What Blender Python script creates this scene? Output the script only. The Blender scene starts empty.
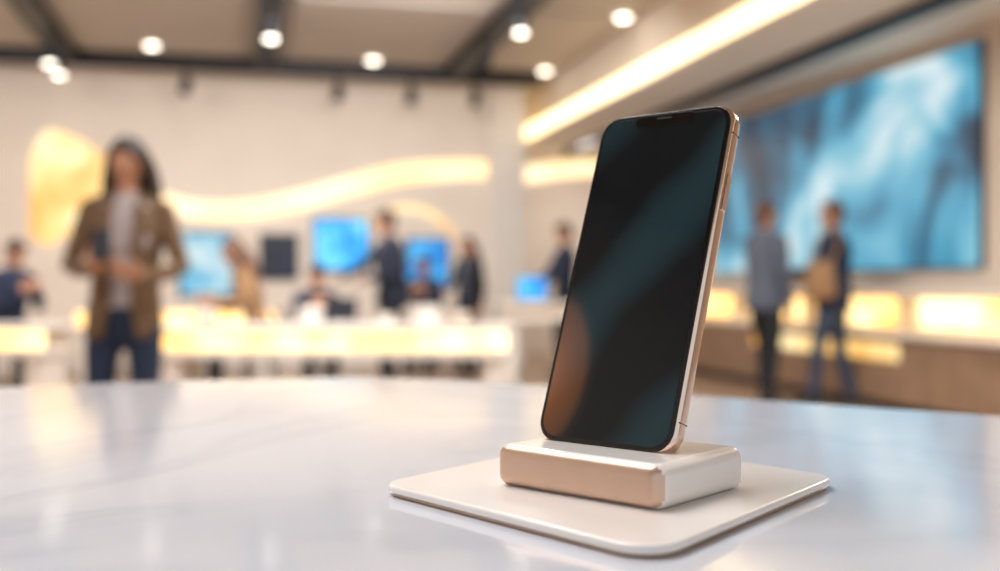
import bpy, bmesh, math, random
from mathutils import Vector, Matrix
from mathutils.bvhtree import BVHTree
random.seed(4)
S = bpy.context.scene
COL = S.collection
try:
    S.view_settings.view_transform = 'Standard'
    S.view_settings.look = 'None'
except Exception:
    pass

YAW = math.radians(13.77)
CR = Vector((math.cos(YAW), -math.sin(YAW)))
CF = Vector((math.sin(YAW), math.cos(YAW)))
def W(side, depth, z=0.0):
    p = CR*side + CF*depth
    return Vector((p.x, p.y, z))

def lin(c):
    out = []
    for v in c:
        v /= 255.0
        out.append(v/12.92 if v <= 0.04045 else ((v+0.055)/1.055)**2.4)
    return (out[0], out[1], out[2], 1.0)

# ------------------------------------------------------------------ materials
def mat(name, rgb, rough=0.5, metal=0.0, var=0.12, scale=8.0, coat=0.0, bump=0.0, emis=None, estr=0.0):
    m = bpy.data.materials.new(name); m.use_nodes = True
    nt = m.node_tree; b = nt.nodes['Principled BSDF']
    c = lin(rgb)
    tc = nt.nodes.new('ShaderNodeTexCoord'); n = nt.nodes.new('ShaderNodeTexNoise')
    n.inputs['Scale'].default_value = scale; n.inputs['Detail'].default_value = 4
    nt.links.new(tc.outputs['Object'], n.inputs['Vector'])
    r = nt.nodes.new('ShaderNodeValToRGB')
    r.color_ramp.elements[0].position = 0.3; r.color_ramp.elements[1].position = 0.7
    r.color_ramp.elements[0].color = (c[0]*(1-var), c[1]*(1-var), c[2]*(1-var), 1)
    r.color_ramp.elements[1].color = (min(1, c[0]*(1+var)), min(1, c[1]*(1+var)), min(1, c[2]*(1+var)), 1)
    nt.links.new(n.outputs['Fac'], r.inputs['Fac'])
    nt.links.new(r.outputs['Color'], b.inputs['Base Color'])
    b.inputs['Roughness'].default_value = rough
    b.inputs['Metallic'].default_value = metal
    if coat: b.inputs['Coat Weight'].default_value = coat; b.inputs['Coat Roughness'].default_value = 0.08
    if bump:
        bp = nt.nodes.new('ShaderNodeBump'); bp.inputs['Strength'].default_value = bump
        bp.inputs['Distance'].default_value = 0.01
        nt.links.new(n.outputs['Fac'], bp.inputs['Height']); nt.links.new(bp.outputs['Normal'], b.inputs['Normal'])
    if emis:
        b.inputs['Emission Color'].default_value = lin(emis); b.inputs['Emission Strength'].default_value = estr
    return m

def screen_mat(name, stops, strength, scale=2.0, seed=0.0, dist=1.0, detail=3):
    m = bpy.data.materials.new(name); m.use_nodes = True
    nt = m.node_tree; b = nt.nodes['Principled BSDF']
    tc = nt.nodes.new('ShaderNodeTexCoord'); mp = nt.nodes.new('ShaderNodeMapping')
    mp.inputs['Location'].default_value = (seed, seed*0.7, seed*1.3)
    n = nt.nodes.new('ShaderNodeTexNoise'); n.inputs['Scale'].default_value = scale
    n.inputs['Detail'].default_value = detail; n.inputs['Distortion'].default_value = dist
    nt.links.new(tc.outputs['Object'], mp.inputs['Vector']); nt.links.new(mp.outputs['Vector'], n.inputs['Vector'])
    r = nt.nodes.new('ShaderNodeValToRGB'); cr = r.color_ramp
    while len(cr.elements) < len(stops): cr.elements.new(0.5)
    for e, (p, c) in zip(cr.elements, stops):
        e.position = p; e.color = lin(c)
    nt.links.new(n.outputs['Fac'], r.inputs['Fac'])
    b.inputs['Base Color'].default_value = (0.01, 0.01, 0.012, 1); b.inputs['Roughness'].default_value = 0.3
    nt.links.new(r.outputs['Color'], b.inputs['Emission Color']); b.inputs['Emission Strength'].default_value = strength
    return m

M = {}
M['wall'] = mat('wall_plaster', (236, 226, 216), 0.7, var=0.03, scale=2)
M['wallr'] = mat('wall_taupe', (206, 192, 178), 0.6, var=0.05, scale=2)
M['ceil'] = mat('ceiling_panel', (182, 172, 163), 0.8, var=0.04, scale=1)
M['soffit'] = mat('soffit_paint', (232, 220, 205), 0.6, var=0.03, scale=1)
M['black'] = mat('black_metal', (24, 27, 36), 0.45, 0.3, var=0.1)
M['white'] = mat('white_lacquer', (232, 226, 220), 0.3, var=0.03)
M['beige'] = mat('beige_laminate', (206, 186, 164), 0.45, var=0.08)
M['wood'] = mat('oak_front', (148, 120, 98), 0.4, var=0.15, scale=5)
M['cove'] = mat('cove_led', (255, 244, 220), 0.5, emis=(255, 226, 172), estr=2.6)
M['led'] = screen_mat('warm_led', [(0.35, (255, 188, 98)), (0.5, (255, 208, 130)), (0.65, (255, 230, 175))], 2.5, 2.2, 2.0, 0.2, 1)
M['ledwave'] = screen_mat('warm_wave_led', [(0.35, (255, 214, 152)), (0.5, (255, 224, 170)), (0.65, (255, 238, 204))], 1.7, 0.8, 1.0, 0.2, 1)
M['ledgold'] = screen_mat('gold_wave_led', [(0.38, (240, 178, 92)), (0.5, (252, 206, 128)), (0.62, (255, 230, 172))], 1.35, 1.6, 4.0, 0.3, 1)
M['bulb'] = mat('lamp_lens', (255, 250, 240), 0.3, emis=(255, 244, 228), estr=8)
M['skin'] = mat('skin', (206, 152, 122), 0.5, var=0.06, scale=20)
M['skin2'] = mat('skin_tan', (180, 132, 106), 0.5, var=0.06, scale=20)
M['eye'] = mat('eye', (40, 28, 22), 0.2)
M['lip'] = mat('lip', (160, 88, 80), 0.45)
M['hair_dark'] = mat('hair_dark', (44, 28, 24), 0.45, var=0.4, scale=40, bump=0.5)
M['hair_brown'] = mat('hair_brown', (98, 62, 42), 0.45, var=0.4, scale=40, bump=0.5)
M['shoe'] = mat('shoe_leather', (32, 28, 28), 0.4)
def cloth(n, rgb): 
    M[n] = mat(n, rgb, 0.85, var=0.15, scale=14, bump=0.25)
cloth('tan_blazer', (118, 92, 68)); cloth('grey_shirt', (180, 170, 170)); cloth('blue_jeans', (32, 46, 70))
cloth('navy_cloth', (32, 42, 68)); cloth('black_cloth', (24, 26, 34)); cloth('slate_jacket', (86, 94, 110))
cloth('camel_cloth', (160, 124, 90)); cloth('jeans_mid', (58, 74, 100)); cloth('white_shirt', (215, 212, 210)); cloth('dark_suit', (28, 36, 56))

def floor_mat():
    m = bpy.data.materials.new('floor_planks'); m.use_nodes = True
    nt = m.node_tree; b = nt.nodes['Principled BSDF']
    tc = nt.nodes.new('ShaderNodeTexCoord'); br = nt.nodes.new('ShaderNodeTexBrick')
    br.inputs['Scale'].default_value = 1.0; br.inputs['Brick Width'].default_value = 1.6
    br.inputs['Row Height'].default_value = 0.2; br.inputs['Mortar Size'].default_value = 0.004
    br.inputs['Color1'].default_value = lin((172, 146, 124)); br.inputs['Color2'].default_value = lin((156, 130, 108))
    br.inputs['Mortar'].default_value = lin((90, 70, 56))
    nt.links.new(tc.outputs['Object'], br.inputs['Vector']); nt.links.new(br.outputs['Color'], b.inputs['Base Color'])
    b.inputs['Roughness'].default_value = 0.3
    return m
M['floor'] = floor_mat()

def marble_mat():
    m = bpy.data.materials.new('white_marble'); m.use_nodes = True
    nt = m.node_tree; b = nt.nodes['Principled BSDF']
    tc = nt.nodes.new('ShaderNodeTexCoord')
    n1 = nt.nodes.new('ShaderNodeTexNoise'); n1.inputs['Scale'].default_value = 2.2; n1.inputs['Detail'].default_value = 4
    n1.inputs['Distortion'].default_value = 1.0
    nt.links.new(tc.outputs['Object'], n1.inputs['Vector'])
    r = nt.nodes.new('ShaderNodeValToRGB'); cr = r.color_ramp
    cr.elements[0].position = 0.0; cr.elements[0].color = lin((204, 209, 220))
    cr.elements[1].position = 1.0; cr.elements[1].color = lin((213, 216, 224))
    for p, c in ((0.42, (206, 211, 222)), (0.452, (199, 204, 215)), (0.49, (208, 212, 222))):
        e = cr.elements.new(p); e.color = lin(c)
    nt.links.new(n1.outputs['Fac'], r.inputs['Fac'])
    nt.links.new(r.outputs['Color'], b.inputs['Base Color'])
    b.inputs['Roughness'].default_value = 0.10
    b.inputs['IOR'].default_value = 2.0
    return m
M['marble'] = marble_mat()

# ------------------------------------------------------------------ helpers
def empty(name, loc=(0, 0, 0), rotz=0.0, scale=1.0):
    e = bpy.data.objects.new(name, None); COL.objects.link(e)
    e.location = loc; e.rotation_euler = (0, 0, rotz); e.scale = (scale,)*3
    e.empty_display_size = 0.1
    return e

def mesh_obj(name, verts, faces, mats, parent=None, smooth=False, mi=None, recalc=True):
    me = bpy.data.meshes.new(name); me.from_pydata([tuple(v) for v in verts], [], faces); me.update()
    for m in mats: me.materials.append(m)
    if mi:
        for p, i in zip(me.polygons, mi): p.material_index = i
    if recalc:
        bm = bmesh.new(); bm.from_mesh(me); bmesh.ops.recalc_face_normals(bm, faces=bm.faces); bm.to_mesh(me); bm.free()
    if smooth:
        for p in me.polygons: p.use_smooth = True
    o = bpy.data.objects.new(name, me); COL.objects.link(o)
    if parent: o.parent = parent
    return o

def box(name, a, b, m, parent=None, bevel=0.0, rot=None):
    x0, y0, z0 = a; x1, y1, z1 = b
    c = Vector(((x0+x1)/2, (y0+y1)/2, (z0+z1)/2)); h = Vector((abs(x1-x0)/2, abs(y1-y0)/2, abs(z1-z0)/2))
    vs = [Vector((sx*h.x, sy*h.y, sz*h.z)) for sx in (-1, 1) for sy in (-1, 1) for sz in (-1, 1)]
    fs = [(0, 1, 3, 2), (4, 6, 7, 5), (0, 4, 5, 1), (2, 3, 7, 6), (0, 2, 6, 4), (1, 5, 7, 3)]
    o = mesh_obj(name, vs, fs, [m], parent); o.location = c
    if rot: o.rotation_euler = rot
    if bevel:
        md = o.modifiers.new('bevel', 'BEVEL'); md.width = bevel; md.segments = 3; md.limit_method = 'ANGLE'
    return o

def cyl(name, loc, r, h, m, parent=None, r2=None, rot=None, seg=28):
    r2 = r if r2 is None else r2
    vs, fs = [], []
    for i in range(seg):
        a = 2*math.pi*i/seg
        vs.append((r*math.cos(a), r*math.sin(a), -h/2)); vs.append((r2*math.cos(a), r2*math.sin(a), h/2))
    for i in range(seg):
        j = (i+1) % seg; fs.append((2*i, 2*j, 2*j+1, 2*i+1))
    fs.append(tuple(2*i for i in reversed(range(seg)))); fs.append(tuple(2*i+1 for i in range(seg)))
    o = mesh_obj(name, vs, fs, [m], parent); o.location = loc
    if rot: o.rotation_euler = rot
    md = o.modifiers.new('bevel', 'BEVEL'); md.width = min(r, r2, h)*0.12; md.segments = 2; md.limit_method = 'ANGLE'
    return o

class Body:
    def __init__(s): s.v = []; s.f = []; s.m = []
    def ring_surface(s, rings, tip0, tip1, mi):
        n = len(rings[0]); base = len(s.v)
        for r in rings: s.v.extend(r)
        for k in range(len(rings)-1):
            for i in range(n):
                j = (i+1) % n
                s.f.append((base+k*n+i, base+k*n+j, base+(k+1)*n+j, base+(k+1)*n+i)); s.m.append(mi)
        t0 = len(s.v); s.v.append(tip0); t1 = len(s.v); s.v.append(tip1)
        last = base+(len(rings)-1)*n
        for i in range(n):
            j = (i+1) % n
            s.f.append((base+j, base+i, t0)); s.m.append(mi)
            s.f.append((last+i, last+j, t1)); s.m.append(mi)
    def tube(s, pts, radii, mi, side=None, seg=14):
        pts = [Vector(p) for p in pts]
        rr = [(r, r) if not isinstance(r, (tuple, list)) else r for r in radii]
        n = len(pts); tans = []
        for i in range(n):
            t = (pts[min(i+1, n-1)]-pts[max(i-1, 0)]); tans.append(t.normalized())
        if side is None:
            side = Vector((1, 0, 0)) if abs(tans[0].x) < 0.8 else Vector((0, 1, 0))
        side = Vector(side); rings = []
        def ring(c, t, a, b):
            sd = (side - t*side.dot(t)).normalized(); o = t.cross(sd)
            return [c + sd*a*math.cos(2*math.pi*k/seg) + o*b*math.sin(2*math.pi*k/seg) for k in range(seg)]
        e0 = min(rr[0]); e1 = min(rr[-1])
        for off, sc in ((0.8, 0.55), (0.45, 0.87)):
            rings.append(ring(pts[0]-tans[0]*e0*off, tans[0], rr[0][0]*sc, rr[0][1]*sc))
        for p, t, r in zip(pts, tans, rr): rings.append(ring(p, t, r[0], r[1]))
        for off, sc in ((0.45, 0.87), (0.8, 0.55)):
            rings.append(ring(pts[-1]+tans[-1]*e1*off, tans[-1], rr[-1][0]*sc, rr[-1][1]*sc))
        s.ring_surface(rings, pts[0]-tans[0]*e0, pts[-1]+tans[-1]*e1, mi)
    def ell(s, c, r, mi, f=None, deform=None, nu=20, nv=14):
        rings = []
        c = Vector(c)
        def tr(p):
            if deform: p = deform(p)
            p = c + p
            return f(p) if f else p
        for k in range(1, nv):
            th = math.pi*k/nv
            rings.append([tr(Vector((r[0]*math.sin(th)*math.cos(2*math.pi*i/nu), r[1]*math.sin(th)*math.sin(2*math.pi*i/nu), -r[2]*math.cos(th)))) for i in range(nu)])
        s.ring_surface(rings, tr(Vector((0, 0, -r[2]))), tr(Vector((0, 0, r[2]))), mi)
    def build(s, name, mats, parent, voxel, smooth=1, remap=None):
        me = bpy.data.meshes.new(name+'_src'); me.from_pydata([tuple(v) for v in s.v], [], s.f); me.update()
        bm = bmesh.new(); bm.from_mesh(me); bmesh.ops.recalc_face_normals(bm, faces=bm.faces); bm.to_mesh(me); bm.free()
        tree = BVHTree.FromPolygons(s.v, s.f)
        ob = bpy.data.objects.new(name, me); COL.objects.link(ob)
        md = ob.modifiers.new('r', 'REMESH'); md.mode = 'VOXEL'; md.voxel_size = voxel
        if smooth:
            sm = ob.modifiers.new('s', 'SMOOTH'); sm.factor = 0.5; sm.iterations = smooth
        dg = bpy.context.evaluated_depsgraph_get(); dg.update()
        nm = bpy.data.meshes.new_from_object(ob.evaluated_get(dg)); nm.name = name
        ob.modifiers.clear(); ob.data = nm; bpy.data.meshes.remove(me)
        nm.materials.clear()
        for m in mats: nm.materials.append(m)
        for p in nm.polygons:
            p.use_smooth = True
            r = tree.find_nearest(p.center)
            i = s.m[r[2]] if r[2] is not None else 0
            p.material_index = remap(p.center, i) if remap else i
        ob.parent = parent
        return ob

def ik(a, t, l1, l2, pole):
    d = t-a; L = d.length; dn = d.normalized()
    if L > (l1+l2)*0.995: L = (l1+l2)*0.995; t = a+dn*L
    ca = (l1*l1+L*L-l2*l2)/(2*l1*L); ca = max(-1, min(1, ca)); sa = math.sqrt(1-ca*ca)
    pp = (pole-dn*pole.dot(dn)).normalized()
    return a+dn*l1*ca+pp*l1*sa, t

def hand(B, w, d, n, thumb_sign, curl, mi, fr=0.0088):
    d = d.normalized(); n = (n-d*n.dot(d)).normalized(); th = d.cross(n).normalized()*thumb_sign
    B.tube([w-d*0.02, w+d*0.01, w+d*0.05, w+d*0.085], [(0.025, 0.019), (0.027, 0.019), (0.039, 0.016), (0.039, 0.013)], mi, side=th)
    for off, L in ((0.030, 0.072), (0.010, 0.080), (-0.010, 0.074), (-0.030, 0.058)):
        p = w+d*(0.088-abs(off)*0.15)+th*off; pts = [p-d*0.015, p]; a = curl*0.45
        for k, fr_ in enumerate((0.45, 0.30, 0.25)):
            p = p+(d*math.cos(a)+n*math.sin(a)+th*off*1.5).normalized()*L*fr_; pts.append(p); a += curl*0.6
        B.tube(pts, [fr, fr, fr*0.95, fr*0.88, fr*0.75], mi, seg=10)
    p0 = w+d*0.028+th*0.022; p1 = p0+(th*0.75+d*0.6+n*0.35).normalized()*0.042; p2 = p1+(th*0.25+d*0.85+n*0.5).normalized()*0.034
    B.tube([p0, p1, p2], [0.014, 0.011, 0.0088], mi, seg=10)

TORSO = [(0.86, .155, .105), (0.93, .168, .122), (1.00, .160, .118), (1.09, .146, .108), (1.20, .158, .116), (1.31, .178, .124), (1.39, .178, .114), (1.445, .130, .088), (1.475, .075, .062)]

def person(name, X, d, face, height, hands, pal, female=False, seat=None, lean=0.0, slean=0.0, hpitch=0.0, hyaw=0.0,
           long_hair=False, feet=None, jacket=None, voxel=0.009, curl=0.7, poles=None, handdir=None, palm=None):
    root = empty(name, W(X, d), math.radians(face)-YAW, height/1.75)
    B = Body()
    mats = [pal['top'], pal.get('sleeve', pal['top']), pal['legs'], pal['skin'], M['shoe'], M['eye'], M['lip'], pal.get('shirt', pal['top'])]
    dz = 0.0 if seat is None else (seat+0.10)-0.92
    piv = Vector((0, 0, 0.95+dz))
    R = Matrix.Rotation(math.radians(lean), 3, 'X') @ Matrix.Rotation(math.radians(slean), 3, 'Y')
    def U(p):
        p = Vector(p)+Vector((0, 0, dz))
        return piv+R@(p-piv) if p.z > piv.z-0.001 else p
    wsc = 0.90 if female else 1.0
    pts, rad = [], []
    for z, a, b in TORSO:
        hip = 1.06 if (female and z < 1.02) else (0.92 if female and 1.05 < z < 1.15 else 1.0)
        pts.append(U((0, 0.0, z))); rad.append((a*wsc*hip, b*hip*(1.0 if not female else 0.95)))
    xs = R@Vector((1, 0, 0))
    tm = 7 if (jacket and 'shirt' in pal) else 0
    B.tube(pts, rad, tm, side=xs, seg=24)
    if female:
        for sx in (-1, 1): B.ell((0, 0, 0), (.062, .05, .06), tm, f=lambda p, sx=sx: U(p+Vector((sx*0.065, -0.085, 1.27))))
    B.tube([U((0, .01, 1.44)), U((0, -.005, 1.50)), U((0, -.015, 1.57))], [.058, .050, .050], 3)
    shw = 0.185*wsc
    sh = {}
    for sx in (-1, 1):
        sh[sx] = U((sx*shw, 0, 1.41))
        B.tube([U((sx*0.04, 0.015, 1.465)), U((sx*shw*0.6, 0.008, 1.45)), sh[sx]], [(.045), (.048), (.056)], 1)
    for sx in (-1, 1):
        h = hands[0 if sx < 0 else 1]
        t = Vector(h) if h is not None else Vector((sx*(shw+0.06), -0.03, 0.88+dz))
        pole = Vector((sx*0.5, 0.8, -0.3)) if poles is None else Vector((sx*poles[0], poles[1], poles[2]))
        e, w = ik(sh[sx], t, 0.29, 0.25, pole)
        m1 = (sh[sx]+e)/2; m2 = e*0.65+w*0.35
        k = 0.92 if female else 1.0
        B.tube([sh[sx], m1, e*0.97+sh[sx]*0.03, m2, w], [.057*k, .052*k, .045*k, .043*k, .034*k], 1)
        hd = (w-e).normalized()
        if handdir and handdir[0 if sx < 0 else 1]: hd = Vector(handdir[0 if sx < 0 else 1])
        n = Vector(palm[0 if sx < 0 else 1]) if palm else (Vector((-sx, 0, 0)) if h is None else Vector((-sx*0.8, 0.2, 0.3)))
        hand(B, w+hd*0.01, hd, n, 1 if sx < 0 else -1, curl, 3, fr=0.0088 if voxel < 0.007 else 0.0105)
    for i, sx in enumerate((-1, 1)):
        hip = Vector((sx*0.088, 0, 0.91+dz))
        if feet: a = Vector(feet[i])
        elif seat is None: a = Vector((sx*0.10, 0.01, 0.08))
        else: a = Vector((sx*0.12, -0.36, 0.08))
        kn, an = ik(hip, a, 0.425, 0.415, Vector((sx*0.1, -1, 0.15)))
        B.tube([hip, hip*0.6+kn*0.4, kn*0.94+hip*0.06, kn*0.6+an*0.4, an+Vector((0, 0, 0.01))], [(.088, .098), (.080, .086), .058, .058, .048], 2)
        B.tube([an+Vector((0, .045, -.045)), an+Vector((0, -.03, -.035)), an+Vector((sx*.01, -.11, -.048)), an+Vector((sx*.015, -.16, -.052))],
               [(.034, .034), (.040, .042), (.044, .030), (.036, .026)], 4, side=(1, 0, 0))
    Hc = U((0, -0.02, 1.638))
    Rh = R @ Matrix.Rotation(math.radians(hyaw), 3, 'Z') @ Matrix.Rotation(math.radians(hpitch), 3, 'X')
    def F(p): return Hc+Rh@Vector(p)
    def jaw(p):
        p = p.copy()
        if p.z < 0:
            t = -p.z/.112; p.x *= 1-.30*t
            p.y *= (1-.04*t) if p.y < 0 else (1-.5*t)
        return p
    B.ell((0, 0, 0), (.074, .092, .112), 3, f=F, deform=jaw, nu=28, nv=20)
    B.tube([F((0, -.086, .016)), F((0, -.100, -.006)), F((0, -.108, -.024))], [.007, .009, .012], 3, seg=10)
    B.tube([F((-.048, -.070, .026)), F((-.024, -.085, .030)), F((.024, -.085, .030)), F((.048, -.070, .026))], [.007, .009, .009, .007], 3, side=(0, 0, 1), seg=8)
    B.ell((0, 0, 0), (.022, .020, .016), 3, f=lambda p: F(p+Vector((0, -.074, -.092))))
    B.ell((0, 0, 0), (.024, .011, .009), 6, f=lambda p: F(p+Vector((0, -.085, -.056))))
    for sx in (-1, 1):
        B.ell((0, 0, 0), (.013, .010, .008), 5, f=lambda p, sx=sx: F(p+Vector((sx*.030, -.080, .002))))
        B.ell((0, 0, 0), (.012, .020, .032), 3, f=lambda p, sx=sx: F(p+Vector((sx*.076, .012, -.004))))
    if jacket:
        for sx in (-1, 1):
            B.tube([U((sx*.055, -.130, 1.20)), U((sx*.080, -.125, 1.32)), U((sx*.066, -.085, 1.43)), U((sx*.050, .0, 1.495)), U((0, .055, 1.505))],
                   [(.018, .010), (.028, .012), (.024, .012), (.014, .014), (.014, .014)], 1)
    zcut = 0.965+dz
    B.build('body', mats, root, voxel, remap=lambda c, i: 2 if (i in (0, 7) and c.z < zcut and abs(c.x) < 0.2) else i)
    H = Body()
    H.ell((0, 0, 0), (.082, .096, .100), 0, f=lambda p: F(p+Vector((0, .020, .030))))
    H.ell((0, 0, 0), (.068, .056, .075), 0, f=lambda p: F(p+Vector((0, .047, -.025))))
    if long_hair:
        for sx in (-1, 1):
            H.tube([F((sx*.004, -.048, .104)), F((sx*.045, -.050, .085)), F((sx*.076, -.030, .04))], [.018, .019, .018], 0)
            H.tube([F((sx*.074, -.022, .05)), F((sx*.090, -.010, -.01)), F((sx*.098, -.01, -.08)), F((sx*.102, -.025, -.16)), F((sx*.092, -.055, -.25))],
                   [.018, .020, .028, .034, .016], 0)
            H.tube([F((sx*.05, .04, .03)), F((sx*.075, .06, -.08)), F((sx*.08, .07, -.18)), F((sx*.07, .065, -.27))], [.04, .045, .045, .025], 0)
        H.tube([F((0, .06, .02)), F((0, .085, -.10)), F((0, .085, -.20)), F((0, .075, -.28))], [.05, .05, .045, .02], 0)
    else:
        H.tube([F((-.055, -.048, .075)), F((0, -.062, .096)), F((.055, -.045, .080))], [.018, .024, .018], 0)
    H.build('hair', [pal['hair']], root, voxel)
    if jacket:
        zb = 0.82
        prof = [(zb, .190, .140), (0.88, .185, .138), (0.95, .180, .134), (1.02, .168, .128), (1.09, .160, .122), (1.20, .170, .130), (1.31, .186, .134), (1.38, .182, .122), (1.43, .140, .100)]
        def gap(z): return 0.30+0.22*max(0, (z-1.05))/0.4 + 0.20*max(0, (0.98-z))/0.2
        N = 26; vs = []; nr = len(prof)
        for layer in (0.008, -0.008):
            for z, a, b in prof:
                g = gap(z)
                for k in range(N+1):
                    t = g+(2*math.pi-2*g)*k/N
                    wob = 0.004*math.sin(t*7+z*20)
                    aa = a*wsc+layer+wob; bb = b+layer+wob
                    vs.append(U((aa*math.sin(t), -bb*math.cos(t), z)) if z+dz >= piv.z else Vector((aa*math.sin(t), -bb*math.cos(t), z+dz)))
        fs = []; n1 = N+1; off = nr*n1
        for r in range(nr-1):
            for k in range(N):
                fs.append((r*n1+k, r*n1+k+1, (r+1)*n1+k+1, (r+1)*n1+k)); fs.append((off+r*n1+k, off+(r+1)*n1+k, off+(r+1)*n1+k+1, off+r*n1+k+1))
            for k in (0, N): fs.append((r*n1+k, (r+1)*n1+k, off+(r+1)*n1+k, off+r*n1+k))
        for r in (0, nr-1):
            for k in range(N): fs.append((r*n1+k, r*n1+k+1, off+r*n1+k+1, off+r*n1+k))
        mesh_obj('jacket', vs, fs, [pal.get('sleeve', pal['top'])], root, smooth=True)
    return root

# ------------------------------------------------------------------ room
ZC = 3.75; ZS = 3.04
box('floor', (-3.8, -4, -0.1), (5.8, 15.8, 0.0), M['floor'])
box('ceiling', (-3.8, -4, ZC), (5.8, 15.8, ZC+0.15), M['ceil'])
box('wall_left', (-3.8, -4, 0), (-3.6, 13.55, ZC), M['wall'])
box('wall_back', (-3.8, 13.55, 0), (3.62, 13.75, ZC), M['wall'])
box('wall_recess_side', (3.42, 13.75, 0), (3.62, 15.6, ZC), M['wall'])
box('wall_recess_back', (3.42, 15.6, 0), (5.75, 15.8, ZC), M['wall'])
box('wall_right', (5.55, -4, 0), (5.75, 15.6, ZC), M['wallr'])
box('trim_1', (3.15, 13.40, 0), (3.62, 13.55, ZC), M['white'])
box('baseboard_back', (-3.6, 13.52, 0), (3.15, 13.55, 0.1), M['white'])
box('baseboard_right', (5.53, -4, 0), (5.55, 15.6, 0.1), M['white'])
sf = empty('ceiling_soffit')
box('soffit_body', (3.9, -4, ZS), (5.55, 15.6, ZC), M['soffit'], sf)
box('cove_led', (3.86, -3.5, ZS+0.0), (3.9, 15.4, ZS+0.20), M['cove'], sf)
box('cove_lip', (3.82, -3.5, ZS-0.03), (3.9, 15.4, ZS), M['soffit'], sf)
box('soffit_track', (4.63, -3, ZS-0.07), (4.80, 15.0, ZS), M['black'], sf)
for k, (x0, x1) in enumerate(((-3.4, -2.15), (-1.7, 0.05), (0.5, 2.35), (2.82, 3.75))):
    for j in range(4):
        y0 = 1.0+j*3.0
        box('trim_%d' % (10+k*4+j), (x0, y0, ZC-0.03), (x1, y0+2.8, ZC), M['ceil'], None, 0.01)

def spot(parent, x, y, ztop, lit=True, ang=0.5, drop=0.22):
    cyl('stem', (x, y, ztop-drop/2), 0.018, drop, M['black'], parent)
    r = (ang, 0, 0.4)
    c = cyl('can', (x, y, ztop-drop-0.07), 0.062, 0.19, M['black'], parent, rot=r)
    if lit:
        off = Matrix.Rotation(0.4, 3, 'Z')@Matrix.Rotation(ang, 3, 'X')@Vector((0, 0, -0.1))
        cyl('lens', Vector((x, y, ztop-drop-0.07))+off, 0.056, 0.012, M['bulb'], parent, rot=r)

for x, spots in ((-1.94, ((12.5, True), (11.9, True), (9.0, True))), (0.28, ((11.85, False), (10.2, True), (8.0, True))), (2.58, ((9.7, True), (11.2, False), (7.5, True)))):
    e = empty('ceiling_track_light')
    box('rail', (x-0.12, 0.5, ZC-0.14), (x+0.12, 12.9, ZC), M['black'], e)
    for y, l in spots: spot(e, x, y, ZC-0.1, l, 0.0 if l else 0.5, 0.12 if y != 9.7 else 0.05)
e = empty('ceiling_track_light')
box('rail', (-3.0, 12.9, ZC-0.18), (3.7, 13.03, ZC), M['black'], e)
for x in (-0.62, 1.15, 2.05, 2.85): spot(e, x, 12.96, ZC-0.16, False, 0.45, 0.14)
for x, y in ((1.52, 12.5), (-0.95, 12.3), (3.68, 9.9), (3.66, 12.6)):
    e = empty('recessed_downlight')
    cyl('trim_ring', (x, y, ZC-0.035), 0.105, 0.05, M['white'], e)
    cyl('lens', (x, y, ZC-0.062), 0.068, 0.012, M['bulb'], e)

def ribbon(name, pts, y, m):
    P = []
    n = len(pts)
    for i in range(n-1):
        p0 = Vector(pts[max(i-1, 0)]); p1 = Vector(pts[i]); p2 = Vector(pts[i+1]); p3 = Vector(pts[min(i+2, n-1)])
        for k in range(8):
            t = k/8
            P.append(0.5*((2*p1)+(p2-p0)*t+(2*p0-5*p1+4*p2-p3)*t*t+(3*p1-p0-3*p2+p3)*t**3))
    P.append(Vector(pts[-1]))
    vs, fs = [], []
    for p in P:
        vs += [(p.x, y, p.y-p.z/2), (p.x, y, p.y+p.z/2), (p.x, y-0.03, p.y-p.z/2), (p.x, y-0.03, p.y+p.z/2)]
    for i in range(len(P)-1):
        a, b = 4*i, 4*i+4
        fs += [(a, b, b+1, a+1), (a+2, a+3, b+3, b+2), (a, a+2, b+2, b), (a+1, b+1, b+3, a+3)]
    fs += [(0, 1, 3, 2), (4*len(P)-4, 4*len(P)-2, 4*len(P)-1, 4*len(P)-3)]
    return mesh_obj(name, vs, fs, [m])
ribbon('wave_wall_light', [(-2.42, 2.10, .9), (-2.25, 2.2, 1.35), (-1.95, 2.25, 1.15), (-1.62, 2.28, .70), (-1.30, 2.2, .36), (-1.05, 2.10, .24)], 13.55, M['ledgold'])
ribbon('wave_wall_light', [(-1.05, 2.10, .24), (-.95, 2.07, .23), (-.48, 1.96, .22), (.12, 1.98, .24), (.73, 2.11, .25), (1.35, 2.30, .25), (1.99, 2.47, .25), (2.64, 2.54, .24), (3.13, 2.56, .22)], 13.55, M['ledwave'])
ribbon('wave_wall_light', [(1.6, 1.80, .04), (1.75, 1.93, .07), (2.0, 2.04, .08), (2.35, 1.99, .08), (2.62, 1.80, .07), (2.72, 1.65, .04)], 13.55, M['ledgold'])
ribbon('wave_wall_light', [(3.7, 2.58, .2), (4.2, 2.72, .26), (4.8, 2.82, .26), (5.5, 2.86, .22)], 15.6, M['ledwave'])

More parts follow.
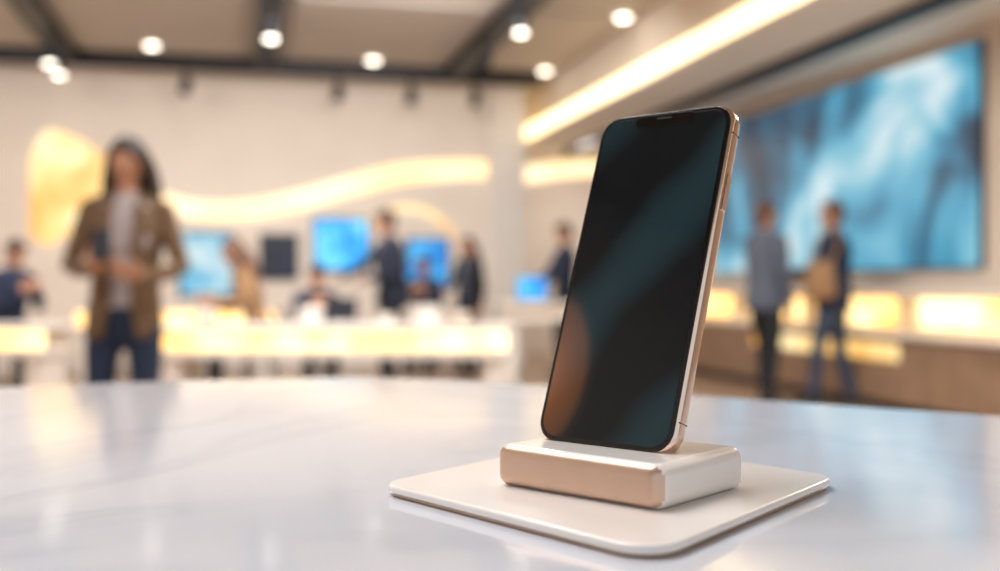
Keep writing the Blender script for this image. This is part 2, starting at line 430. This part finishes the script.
def wall_display(x0, x1, z0, z1, m, y=13.55):
    e = empty('wall_display')
    box('bezel', (x0-0.025, y-0.06, z0-0.025), (x1+0.025, y, z1+0.025), M['black'], e, 0.006)
    box('screen', (x0, y-0.066, z0), (x1, y-0.058, z1), m, e)
blue = screen_mat('blue_screen', [(0.3, (20, 125, 220)), (0.5, (50, 175, 245)), (0.62, (130, 220, 250))], 1.4, 2.2, 3)
blue2 = screen_mat('blue_screen_dim', [(0.3, (15, 95, 190)), (0.5, (40, 150, 225)), (0.65, (90, 190, 235))], 1.2, 2.2, 7)
pale = screen_mat('pale_screen', [(0.3, (90, 180, 225)), (0.5, (150, 210, 230)), (0.65, (215, 235, 240))], 1.0, 3, 5)
dark = screen_mat('dark_screen', [(0.3, (18, 22, 34)), (0.5, (28, 40, 64)), (0.7, (40, 60, 90))], 0.8, 3, 9)
wall_display(0.91, 1.57, 1.24, 1.87, blue)
wall_display(2.09, 2.60, 1.01, 1.63, blue2)
wall_display(-0.71, -0.10, .93, 1.68, pale)
wall_display(0.26, 0.68, 1.14, 1.66, dark)

vw = screen_mat('video_wall_content', [(0.32, (48, 66, 84)), (0.41, (60, 112, 140)), (0.48, (84, 166, 198)), (0.55, (130, 196, 216)), (0.66, (216, 234, 240))], 1.0, 0.85, 6.1, 0.5, 3)
e = empty('video_wall')
box('bezel', (5.50, 7.0, 1.17), (5.55, 11.7, 2.93), M['black'], e, 0.01)
box('screen', (5.492, 7.015, 1.185), (5.50, 11.685, 2.915), vw, e)
e = empty('wall_display')
box('bezel', (5.49, 3.2, 1.35), (5.55, 6.55, 2.75), M['black'], e, 0.01)
box('screen', (5.482, 3.24, 1.39), (5.49, 6.51, 2.71), pale, e)

e = empty('display_counter')
box('carcass', (5.2, 4.0, 0.08), (5.53, 13.5, 0.62), M['wood'], e, 0.004)
box('back_panel', (5.44, 4.0, 0.62), (5.53, 13.5, 0.96), M['beige'], e)
box('top', (5.12, 4.0, 0.96), (5.53, 13.5, 1.0), M['white'], e, 0.006)
box('niche_led', (5.38, 4.05, 0.70), (5.44, 13.4, 0.93), M['led'], e)
box('niche_floor', (5.14, 4.0, 0.62), (5.44, 13.5, 0.66), M['white'], e, 0.004)
box('plinth', (5.25, 4.0, 0.0), (5.53, 13.5, 0.08), M['black'], e)
box('lower_led', (5.185, 7.6, 0.42), (5.2, 10.1, 0.56), M['ledgold'], e)
for k, y in enumerate((4.3, 6.0, 7.6, 9.1, 10.6, 12.2)):
    box('divider_%d' % k, (5.20, y-0.015, 0.66), (5.44, y+0.015, 0.96), M['beige'], e)

def retail_table(name, X0, X1, d0, d1, h, led=True, strip=0.16):
    c = W((X0+X1)/2, (d0+d1)/2); e = empty(name, c, -YAW)
    w = (X1-X0)/2; dd = (d1-d0)/2
    box('top', (-w, -dd, h-0.045), (w, dd, h), M['white'], e, 0.01)
    if led: box('led_band', (-w+0.03, -dd+0.02, h-0.045-strip), (w-0.03, -dd+0.05, h-0.045), M['led'], e)
    box('apron', (-w+0.04, -dd+0.05, h-0.045-strip), (w-0.04, dd-0.05, h-0.045), M['beige'], e)
    box('lower_rail', (-w+0.02, -dd+0.01, h-0.10-strip), (w-0.02, dd-0.02, h-0.045-strip), M['white'], e, 0.005)
    for k, x in enumerate((-w+0.12, w-0.12)):
        box('leg_%d' % k, (x-0.07, -dd+0.06, 0), (x+0.07, dd-0.06, h-0.1-strip), M['white'], e, 0.01)
    return e
retail_table('display_table', -2.50, 0.08, 7.6, 8.3, 0.75, strip=0.13)
retail_table('display_table', -5.0, -3.32, 7.75, 8.30, 0.75, strip=0.13)
retail_table('side_table', 0.0, 1.35, 11.2, 11.7, 0.86, led=False, strip=0.1)
retail_table('low_bench', -4.6, -2.4, 11.4, 11.95, 0.80)

def laptop(X, d, z, rot, m):
    e = empty('laptop', W(X, d, z), math.radians(rot)-YAW)
    box('base', (-.17, -.12, 0), (.17, .12, .016), M['white'], e, 0.004)
    box('lid', (-.17, .115, .012), (.17, .127, .28), M['black'], e, 0.004)
    box('screen', (-.158, .112, .03), (.158, .116, .27), m, e)
laptop(0.33, 11.4, 0.86, -8, blue)
def tablet(X, d, z, m):
    e = empty('tablet_on_stand', W(X, d, z), -YAW)
    r = (-0.35, 0, 0)
    box('slab', (-.12, -.006, .02), (.12, .006, .20), M['black'], e, 0.004, rot=r)
    box('screen', (-.11, -.010, .03), (.11, -.0065, .19), m, e, rot=r)
    box('foot', (-.07, -.05, 0), (.07, .09, .02), M['white'], e, 0.006)
tablet(-1.2, 8.0, 0.75, dark)
def box_pack(X, d, z, s, m):
    e = empty('product_box', W(X, d, z), 0.3-YAW)
    box('carton', (-s, -s*.7, 0), (s, s*.7, s*1.5), m, e, 0.004); box('lid', (-s*1.03, -s*.73, s*1.1), (s*1.03, s*.73, s*1.56), M['white'], e, 0.004)
box_pack(-1.42, 7.95, 0.75, .085, M['white']); box_pack(-0.55, 7.95, 0.75, .09, M['white']); box_pack(-0.30, 8.0, 0.75, .06, M['beige'])
box_pack(-0.85, 7.9, 0.75, .05, M['white']); box_pack(-2.2, 7.95, 0.75, .07, M['beige'])

def stool(X, d, h):
    e = empty('stool', W(X, d), -YAW)
    cyl('seat', (0, 0, h-0.025), 0.17, 0.05, M['beige'], e)
    B = Body()
    for a in range(4):
        t = math.pi/4+a*math.pi/2
        B.tube([(0.11*math.cos(t), .11*math.sin(t), h-.05), (.17*math.cos(t), .17*math.sin(t), 0.014)], [.012, .012], 0, seg=8)
    for a in range(4):
        t = math.pi/4+a*math.pi/2; u = t+math.pi/2; q = .152
        B.tube([(q*math.cos(t), q*math.sin(t), .2), (q*math.cos(u), q*math.sin(u), .2)], [.008, .008], 0, seg=8)
    mesh_obj('legs', B.v, B.f, [M['black']], e, smooth=True)

# ------------------------------------------------------------------ people
person('woman_holding_phone', -1.72, 4.86, 8, 1.71, [(-.08, -.27, 1.13), (.13, -.26, 1.10)],
       dict(top=M['tan_blazer'], shirt=M['grey_shirt'], legs=M['blue_jeans'], hair=M['hair_dark'], skin=M['skin']),
       female=True, hpitch=27, hyaw=-6, slean=1.5, long_hair=True, jacket='long', voxel=0.006, curl=0.8,
       poles=(0.66, 0.45, -0.6), handdir=[(0.40, -0.75, 0.55), (-0.70, -0.65, 0.2)], palm=[(0.3, 0.6, 0.7), (-0.2, 0.5, 0.8)],
       feet=[(-.11, .0, .08), (.12, -.04, .08)])
ph = empty('smartphone', W(-1.72, 4.86), math.radians(8)-YAW)
rt = (-0.5, 0, 0.1)
ob = box('case', (-.039, -.005, -.080), (.039, .005, .080), M['black'], ph, 0.004, rot=rt); ob.location = (-.025, -.352, 1.212)
ob = box('screen', (-.034, -.0012, -.074), (.034, .0012, .074), dark, ph, 0, rot=rt); ob.location = (-.025, -.3472, 1.2145)

person('seated_shopper', -4.18, 9.0, 60, 1.68, [(-.1, -.30, 1.02), (.1, -.30, 1.02)],
       dict(top=M['navy_cloth'], legs=M['black_cloth'], hair=M['hair_dark'], skin=M['skin2']), seat=0.56, lean=8, hpitch=20)
stool(-4.18, 9.0, 0.56)
person('seated_woman', -2.02, 8.9, -70, 1.70, [(-.12, -.40, .92), (.12, -.36, .92)],
       dict(top=M['camel_cloth'], legs=M['black_cloth'], hair=M['hair_brown'], skin=M['skin']), female=True, seat=0.58, lean=16, slean=-8, hpitch=12, hyaw=-10, long_hair=True)
stool(-2.02, 8.9, 0.58)
person('man_in_suit', -1.08, 10.6, -62, 1.79, [(-.12, -.46, 1.10), (.14, -.30, 1.08)],
       dict(top=M['dark_suit'], shirt=M['slate_jacket'], legs=M['black_cloth'], hair=M['hair_dark'], skin=M['skin2']), hpitch=14, hyaw=-8, jacket='long', lean=4,
       palm=[(0.3, 0, -1), (0, 0, -1)], feet=[(-.11, .05, .08), (.11, -.12, .08)])
person('seated_shopper', -1.80, 10.3, 20, 1.66, [(-.1, -.32, .86), (.1, -.32, .86)],
       dict(top=M['navy_cloth'], legs=M['black_cloth'], hair=M['hair_dark'], skin=M['skin']), seat=0.38, lean=10, hpitch=20)
stool(-1.80, 10.3, 0.38)
person('standing_woman', -0.36, 12.3, -40, 1.60, [(-.12, -.30, 1.08), None],
       dict(top=M['black_cloth'], shirt=M['slate_jacket'], legs=M['black_cloth'], hair=M['hair_dark'], skin=M['skin']), female=True, long_hair=True, jacket='long', hpitch=12)
person('seated_shopper', -0.88, 12.5, -10, 1.68, [(-.1, -.32, .98), (.1, -.32, .98)],
       dict(top=M['navy_cloth'], legs=M['black_cloth'], hair=M['hair_dark'], skin=M['skin2']), seat=0.50, lean=6, hpitch=15)
stool(-0.88, 12.5, 0.50)
person('standing_man', 0.76, 12.35, -75, 1.76, [(-.10, -.36, 1.05), (.10, -.34, 1.05)],
       dict(top=M['navy_cloth'], legs=M['black_cloth'], hair=M['hair_dark'], skin=M['skin']), hpitch=18, palm=[(0.3, 0, -1), (-0.3, 0, -1)])
person('man_in_jacket', 2.30, 9.2, 125, 1.76, [None, (.10, -.32, 1.02)],
       dict(top=M['slate_jacket'], legs=M['black_cloth'], hair=M['hair_brown'], skin=M['skin']), jacket='long', hyaw=-12,
       feet=[(-.20, .20, .08), (.18, -.20, .08)])
person('shopper_with_bag', 2.90, 9.2, -120, 1.77, [(-.16, -.30, 1.10), (.14, -.32, 1.14)],
       dict(top=M['navy_cloth'], sleeve=M['navy_cloth'], legs=M['jeans_mid'], hair=M['hair_brown'], skin=M['skin2']), hyaw=15, jacket='long',
       feet=[(-.12, .12, .08), (.14, -.14, .08)])
bag = empty('shoulder_bag', W(2.90, 9.2), math.radians(-120)-YAW)
B = Body()
B.tube([(.250, -.06, .96), (.258, -.06, 1.08), (.250, -.06, 1.22)], [(.13, .045), (.135, .05), (.11, .04)], 0, side=(-0.2, 1, 0), seg=20)
mesh_obj('pouch', B.v, B.f, [M['camel_cloth']], bag, smooth=True)
B2 = Body(); B2.tube([(.25, .03, 1.22), (.21, .08, 1.38), (.10, .05, 1.525), (.10, -.05, 1.52), (.20, -.12, 1.38), (.25, -.14, 1.22)], [.014]*6, 0, seg=8)
mesh_obj('strap', B2.v, B2.f, [M['camel_cloth']], bag, smooth=True)

# ------------------------------------------------------------------ hero marble table
TZ = 0.94
def catmull(pts, n=10):
    out = []; N = len(pts)
    for i in range(N-1):
        p0 = Vector(pts[max(i-1, 0)]); p1 = Vector(pts[i]); p2 = Vector(pts[i+1]); p3 = Vector(pts[min(i+2, N-1)])
        for k in range(n):
            t = k/n; out.append(0.5*((2*p1)+(p2-p0)*t+(2*p0-5*p1+4*p2-p3)*t*t+(3*p1-p0-3*p2+p3)*t**3))
    out.append(Vector(pts[-1])); return out
outline = catmull([(-1.1, .50), (-.82, .83), (-.52, 1.035), (-.32, 1.125), (-.17, 1.163), (-.05, 1.130), (.08, 1.045), (.386, .818), (.7, .59), (1.0, .36)])
outline = outline+[Vector((1.0, -.6)), Vector((-1.1, -.6))]
def slab(name, pl, z0, z1, m, parent, bevel):
    n = len(pl); vs = [W(p.x, p.y, z0) for p in pl]+[W(p.x, p.y, z1) for p in pl]
    fs = [tuple(range(n)), tuple(reversed(range(n, 2*n)))]+[(i, (i+1) % n, n+(i+1) % n, n+i) for i in range(n)]
    o = mesh_obj(name, vs, fs, [m], parent)
    if bevel:
        md = o.modifiers.new('b', 'BEVEL'); md.width = bevel; md.segments = 4; md.limit_method = 'ANGLE'; md.angle_limit = 0.9
    return o
t = empty('marble_table')
slab('top', outline, TZ-0.035, TZ, M['marble'], t, 0.008)
cen = Vector((-0.05, 0.25))
slab('pedestal', [cen+(p-cen)*0.72 for p in outline], 0.0, TZ-0.035, M['white'], t, 0)

# ------------------------------------------------------------------ display stand
def rquad(c, r, inset=0.0, seg=8):
    n = 4; c = [Vector(p) for p in c]
    area_ = sum(c[i].x*c[(i+1) % n].y-c[(i+1) % n].x*c[i].y for i in range(n))
    if area_ < 0: c.reverse()
    lines = []
    for i in range(n):
        d = (c[(i+1) % n]-c[i]).normalized(); nn = Vector((-d.y, d.x)); lines.append((c[i]+nn*inset, d))
    q = []
    for i in range(n):
        p1, d1 = lines[i-1]; p2, d2 = lines[i]
        den = d1.x*d2.y-d1.y*d2.x; t_ = ((p2.x-p1.x)*d2.y-(p2.y-p1.y)*d2.x)/den; q.append(p1+d1*t_)
    rr = max(r-inset, 0.0006); out = []
    for i in range(n):
        a = (q[i-1]-q[i]).normalized(); b = (q[(i+1) % n]-q[i]).normalized()
        th = math.acos(max(-1, min(1, a.dot(b)))); cen_ = q[i]+(a+b).normalized()*rr/math.sin(th/2)
        s0 = q[i]+a*rr/math.tan(th/2)-cen_; s1 = q[i]+b*rr/math.tan(th/2)-cen_
        a0 = math.atan2(s0.y, s0.x); a1 = math.atan2(s1.y, s1.x); da = (a1-a0+math.pi) % (2*math.pi)-math.pi
        for k in range(seg+1):
            an = a0+da*k/seg; out.append(cen_+Vector((math.cos(an), math.sin(an)))*rr)
    return out
def rprism(name, c, r, z0, z1, bev, mats, parent, facemat=None, nb=5, fn=W):
    prof = []
    for k in range(nb+1):
        a = math.pi/2*k/nb; prof.append((bev*(1-math.sin(a)), z0+bev*(1-math.cos(a))))
    for k in range(nb+1):
        a = math.pi/2*k/nb; prof.append((bev*(1-math.cos(a)), z1-bev*(1-math.sin(a))))
    rings = [[fn(p.x, p.y, z) for p in rquad(c, r, i)] for i, z in prof]
    n = len(rings[0]); vs = [v for rg in rings for v in rg]; fs = [tuple(reversed(range(n)))]
    for k in range(len(rings)-1):
        for i in range(n):
            j = (i+1) % n; fs.append((k*n+i, k*n+j, (k+1)*n+j, (k+1)*n+i))
    fs.append(tuple(range((len(rings)-1)*n, len(rings)*n)))
    o = mesh_obj(name, vs, fs, mats, parent)
    for p in o.data.polygons:
        p.use_smooth = len(p.vertices) == 4
        if facemat: p.material_index = facemat(p)
    return o
M['stand_white'] = mat('satin_white', (242, 237, 233), 0.22, var=0.01, coat=0.5)
M['rose_gold'] = mat('rose_gold_satin', (206, 176, 156), 0.36, 0.75, var=0.03, scale=60)
M['gold_dark'] = mat('champagne_edge', (184, 158, 138), 0.4, 0.6, var=0.03)
st = empty('phone_display_stand')
PL = Vector((-.0580, .508)); PF = Vector((.0550, .3765)); PR = Vector((.1675, .526)); PB = PL+PR-PF
rprism('plate_foot', [PL, PF, PR, PB], .016, TZ, TZ+.0022, .0004, [M['gold_dark']], st, fn=lambda x, y, z: W((x-.056)*.982+.056, (y-.517)*.982+.517, z))
rprism('base_plate', [PL, PF, PR, PB], .016, TZ+.0018, TZ+.0055, .0012, [M['stand_white']], st)
BZ0 = TZ+.0055; BZ1 = TZ+.0250
BL = Vector((-.0030, .503)); BF = Vector((.0665, .4395)); BR = Vector((.1155, .495)); BB = BL+BR-BF
fd = (BF-BL).normalized()
fnv = W(fd.y, -fd.x)
def fm(p): return 1 if (p.normal.dot(fnv) > 0.45 and abs(p.normal.z) < 0.85) else 0
rprism('block', [BL, BF, BR, BB], .0072, BZ0, BZ1, .0054, [M['stand_white'], M['rose_gold']], st, fm, nb=7)

# ------------------------------------------------------------------ hero smartphone
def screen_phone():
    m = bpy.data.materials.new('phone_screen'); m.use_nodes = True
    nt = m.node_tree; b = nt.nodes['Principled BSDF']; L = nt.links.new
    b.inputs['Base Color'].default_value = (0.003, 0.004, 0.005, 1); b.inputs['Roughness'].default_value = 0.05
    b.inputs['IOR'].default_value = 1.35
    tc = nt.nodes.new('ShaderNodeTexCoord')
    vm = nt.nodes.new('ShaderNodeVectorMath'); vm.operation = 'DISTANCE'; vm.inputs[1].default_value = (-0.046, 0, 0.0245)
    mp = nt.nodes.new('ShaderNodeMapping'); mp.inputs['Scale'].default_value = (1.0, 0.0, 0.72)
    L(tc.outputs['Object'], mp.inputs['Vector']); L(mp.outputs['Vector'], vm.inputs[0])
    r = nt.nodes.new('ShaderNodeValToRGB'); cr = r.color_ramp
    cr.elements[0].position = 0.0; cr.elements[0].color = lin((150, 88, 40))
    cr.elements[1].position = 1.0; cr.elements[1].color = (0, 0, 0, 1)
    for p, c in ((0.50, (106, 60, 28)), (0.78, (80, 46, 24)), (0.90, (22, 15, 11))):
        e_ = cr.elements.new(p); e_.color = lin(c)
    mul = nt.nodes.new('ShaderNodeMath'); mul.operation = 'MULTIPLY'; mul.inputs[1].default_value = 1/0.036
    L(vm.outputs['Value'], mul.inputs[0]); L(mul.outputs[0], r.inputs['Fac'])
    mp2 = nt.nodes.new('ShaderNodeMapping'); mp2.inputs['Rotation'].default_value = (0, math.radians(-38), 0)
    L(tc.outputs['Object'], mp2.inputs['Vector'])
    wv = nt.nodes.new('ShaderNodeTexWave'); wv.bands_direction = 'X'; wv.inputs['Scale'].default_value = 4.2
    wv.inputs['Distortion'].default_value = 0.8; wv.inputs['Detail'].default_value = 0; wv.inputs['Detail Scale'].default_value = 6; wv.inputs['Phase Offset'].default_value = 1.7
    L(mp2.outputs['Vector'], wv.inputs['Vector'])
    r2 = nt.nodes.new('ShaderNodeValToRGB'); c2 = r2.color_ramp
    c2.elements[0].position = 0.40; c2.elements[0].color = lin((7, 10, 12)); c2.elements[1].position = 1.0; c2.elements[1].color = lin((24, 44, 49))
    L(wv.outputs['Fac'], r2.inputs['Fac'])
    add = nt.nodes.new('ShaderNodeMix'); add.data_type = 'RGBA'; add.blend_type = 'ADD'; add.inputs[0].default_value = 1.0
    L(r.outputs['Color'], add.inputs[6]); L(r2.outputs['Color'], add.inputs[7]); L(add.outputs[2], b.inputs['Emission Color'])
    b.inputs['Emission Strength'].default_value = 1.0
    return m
M['frame'] = mat('gold_steel_frame', (228, 200, 182), 0.14, 1.0, var=0.02, scale=60)
M['bezel'] = mat('black_bezel_glass', (2, 2, 3), 0.06)
M['backglass'] = mat('back_glass', (214, 186, 164), 0.15, var=0.02)
PW, PLn, PT = .0785, .1755, .0098
hero = empty('smartphone')
fl = Vector((.0168, .5196)); frr = Vector((.0757, .4684))
ud = (frr-fl).normalized(); nd = Vector((-ud.y, ud.x)); th = math.radians(19.6)
mid = (fl+frr)/2
X_ = W(ud.x, ud.y); N_ = W(nd.x, nd.y); Zv = Vector((0, 0, 1))
V_ = (Zv*math.cos(th)+N_*math.sin(th)).normalized(); Y_ = (N_*math.cos(th)-Zv*math.sin(th)).normalized()
base = W(mid.x, mid.y, BZ1-0.0012)
mat4 = Matrix(((X_.x, Y_.x, V_.x, base.x), (X_.y, Y_.y, V_.y, base.y), (X_.z, Y_.z, V_.z, base.z), (0, 0, 0, 1)))
hero.matrix_world = mat4
def loc(x, y, z): return Vector((x, z, y))
q = lambda w, z0, z1: [(-w, z0), (w, z0), (w, z1), (-w, z1)]
hw = PW/2
rprism('frame', q(hw, 0, PLn), .0115, 0.0, PT, .0034, [M['frame']], hero, fn=loc)
rprism('front_glass', q(hw-.0014, .0014, PLn-.0014), .0104, -.0004, .002, .0004, [M['bezel']], hero, fn=loc)
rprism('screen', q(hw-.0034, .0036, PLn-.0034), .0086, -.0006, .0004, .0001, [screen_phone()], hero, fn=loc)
rprism('notch', q(.0170, PLn-.0092, PLn-.0028), .0028, -.0009, .0, .0001, [M['bezel']], hero, fn=loc)
M['grey'] = mat('speaker_grille', (40, 42, 48), 0.4)
rprism('speaker', q(.0045, PLn-.0054, PLn-.0046), .00035, -.0011, -.0004, .0001, [M['grey']], hero, fn=loc)
rprism('back_glass', q(hw-.0018, .0018, PLn-.0018), .0100, PT-.002, PT+.0003, .0003, [M['backglass']], hero, fn=loc)
rprism('camera_bump', [(hw-.030, PLn-.040), (hw-.008, PLn-.040), (hw-.008, PLn-.008), (hw-.030, PLn-.008)], .006, PT, PT+.0018, .0006, [M['bezel']], hero, fn=loc)
def bx(n, x0, x1, y0, y1, z0, z1, m):
    return box(n, (x0, y0, z0), (x1, y1, z1), m, hero, 0.0004)
bx('power_button', hw-.0004, hw+.0009, .0032, .0066, .120, .139, M['frame'])
bx('volume_up', -hw-.0007, -hw+.0004, .0032, .0066, .130, .140, M['frame'])
bx('volume_down', -hw-.0007, -hw+.0004, .0032, .0066, .116, .126, M['frame'])
bx('antenna_line_1', hw-.0010, hw+.00008, .0014, .0084, .1595, .1602, M['grey'])
bx('antenna_line_2', hw-.0010, hw+.00008, .0014, .0084, .0160, .0167, M['grey'])
bx('charge_port', -.0045, .0045, .0033, .0063, -.0001, .0010, M['bezel'])
rprism('back_rest', [(-.018, PT+.0006), (.018, PT+.0006), (.018, PT+.0036), (-.018, PT+.0036)], .0012, 0.0, .030, .0006, [M['rose_gold']], st, fn=lambda x, y, z: mat4@Vector((x, y, z)))

# ------------------------------------------------------------------ lights
def area(name, loc_, sx, sy, power, rot=(0, 0, 0), col=(1, .95, .90)):
    l = bpy.data.lights.new(name, 'AREA'); l.shape = 'RECTANGLE'; l.size = sx; l.size_y = sy; l.energy = power; l.color = col
    o = bpy.data.objects.new(name, l); COL.objects.link(o); o.location = loc_; o.rotation_euler = rot
    return o
area('added_ceiling_fill', (-0.8, 1.6, 3.68), 1.8, 2.2, 112, col=(1, .98, .97))  # unseen area lamp added to brighten the marble table, not a real panel
area('added_ceiling_fill', (1.4, 5.6, 3.68), 1.5, 2.2, 140)  # added fill above the shop floor, out of view, no fixture behind it
area('added_ceiling_fill', (-0.8, 7.3, 3.68), 1.5, 1.5, 110)  # another added overhead fill, out of view
area('added_ceiling_fill', (1.2, 9.0, 3.66), 3.0, 0.6, 200, rot=(math.radians(42), 0, 0), col=(1, .95, .90))  # unseen wall washer, added and tilted to brighten the back wall
area('added_ceiling_fill', (-2.6, 9.0, 3.66), 1.2, 0.6, 75, rot=(math.radians(42), 0, 0), col=(1, .95, .90))  # second added washer, for the left part of the back wall
area('added_soffit_fill', (4.3, 4.5, 3.0), 0.5, 2.0, 85)  # added fill under the soffit, kept out of frame, no fixture there
area('added_soffit_fill', (4.7, 14.0, 3.0), 0.5, 0.8, 35)  # added fill for the recess, no fixture there

w = bpy.data.worlds.new('world'); S.world = w; w.use_nodes = True
bg = w.node_tree.nodes['Background']; bg.inputs[0].default_value = (0.84, 0.92, 1.0, 1); bg.inputs[1].default_value = 0.95

# ------------------------------------------------------------------ camera
cd = bpy.data.cameras.new('camera'); cam = bpy.data.objects.new('camera', cd); COL.objects.link(cam)
cam.location = (0, 0, 1.04); cam.rotation_euler = (math.radians(90), 0, -YAW)
cd.sensor_width = 36; cd.lens = 38.16; cd.clip_start = 0.01
cd.dof.use_dof = True; cd.dof.focus_distance = 0.49; cd.dof.aperture_fstop = 4.3
S.camera = cam
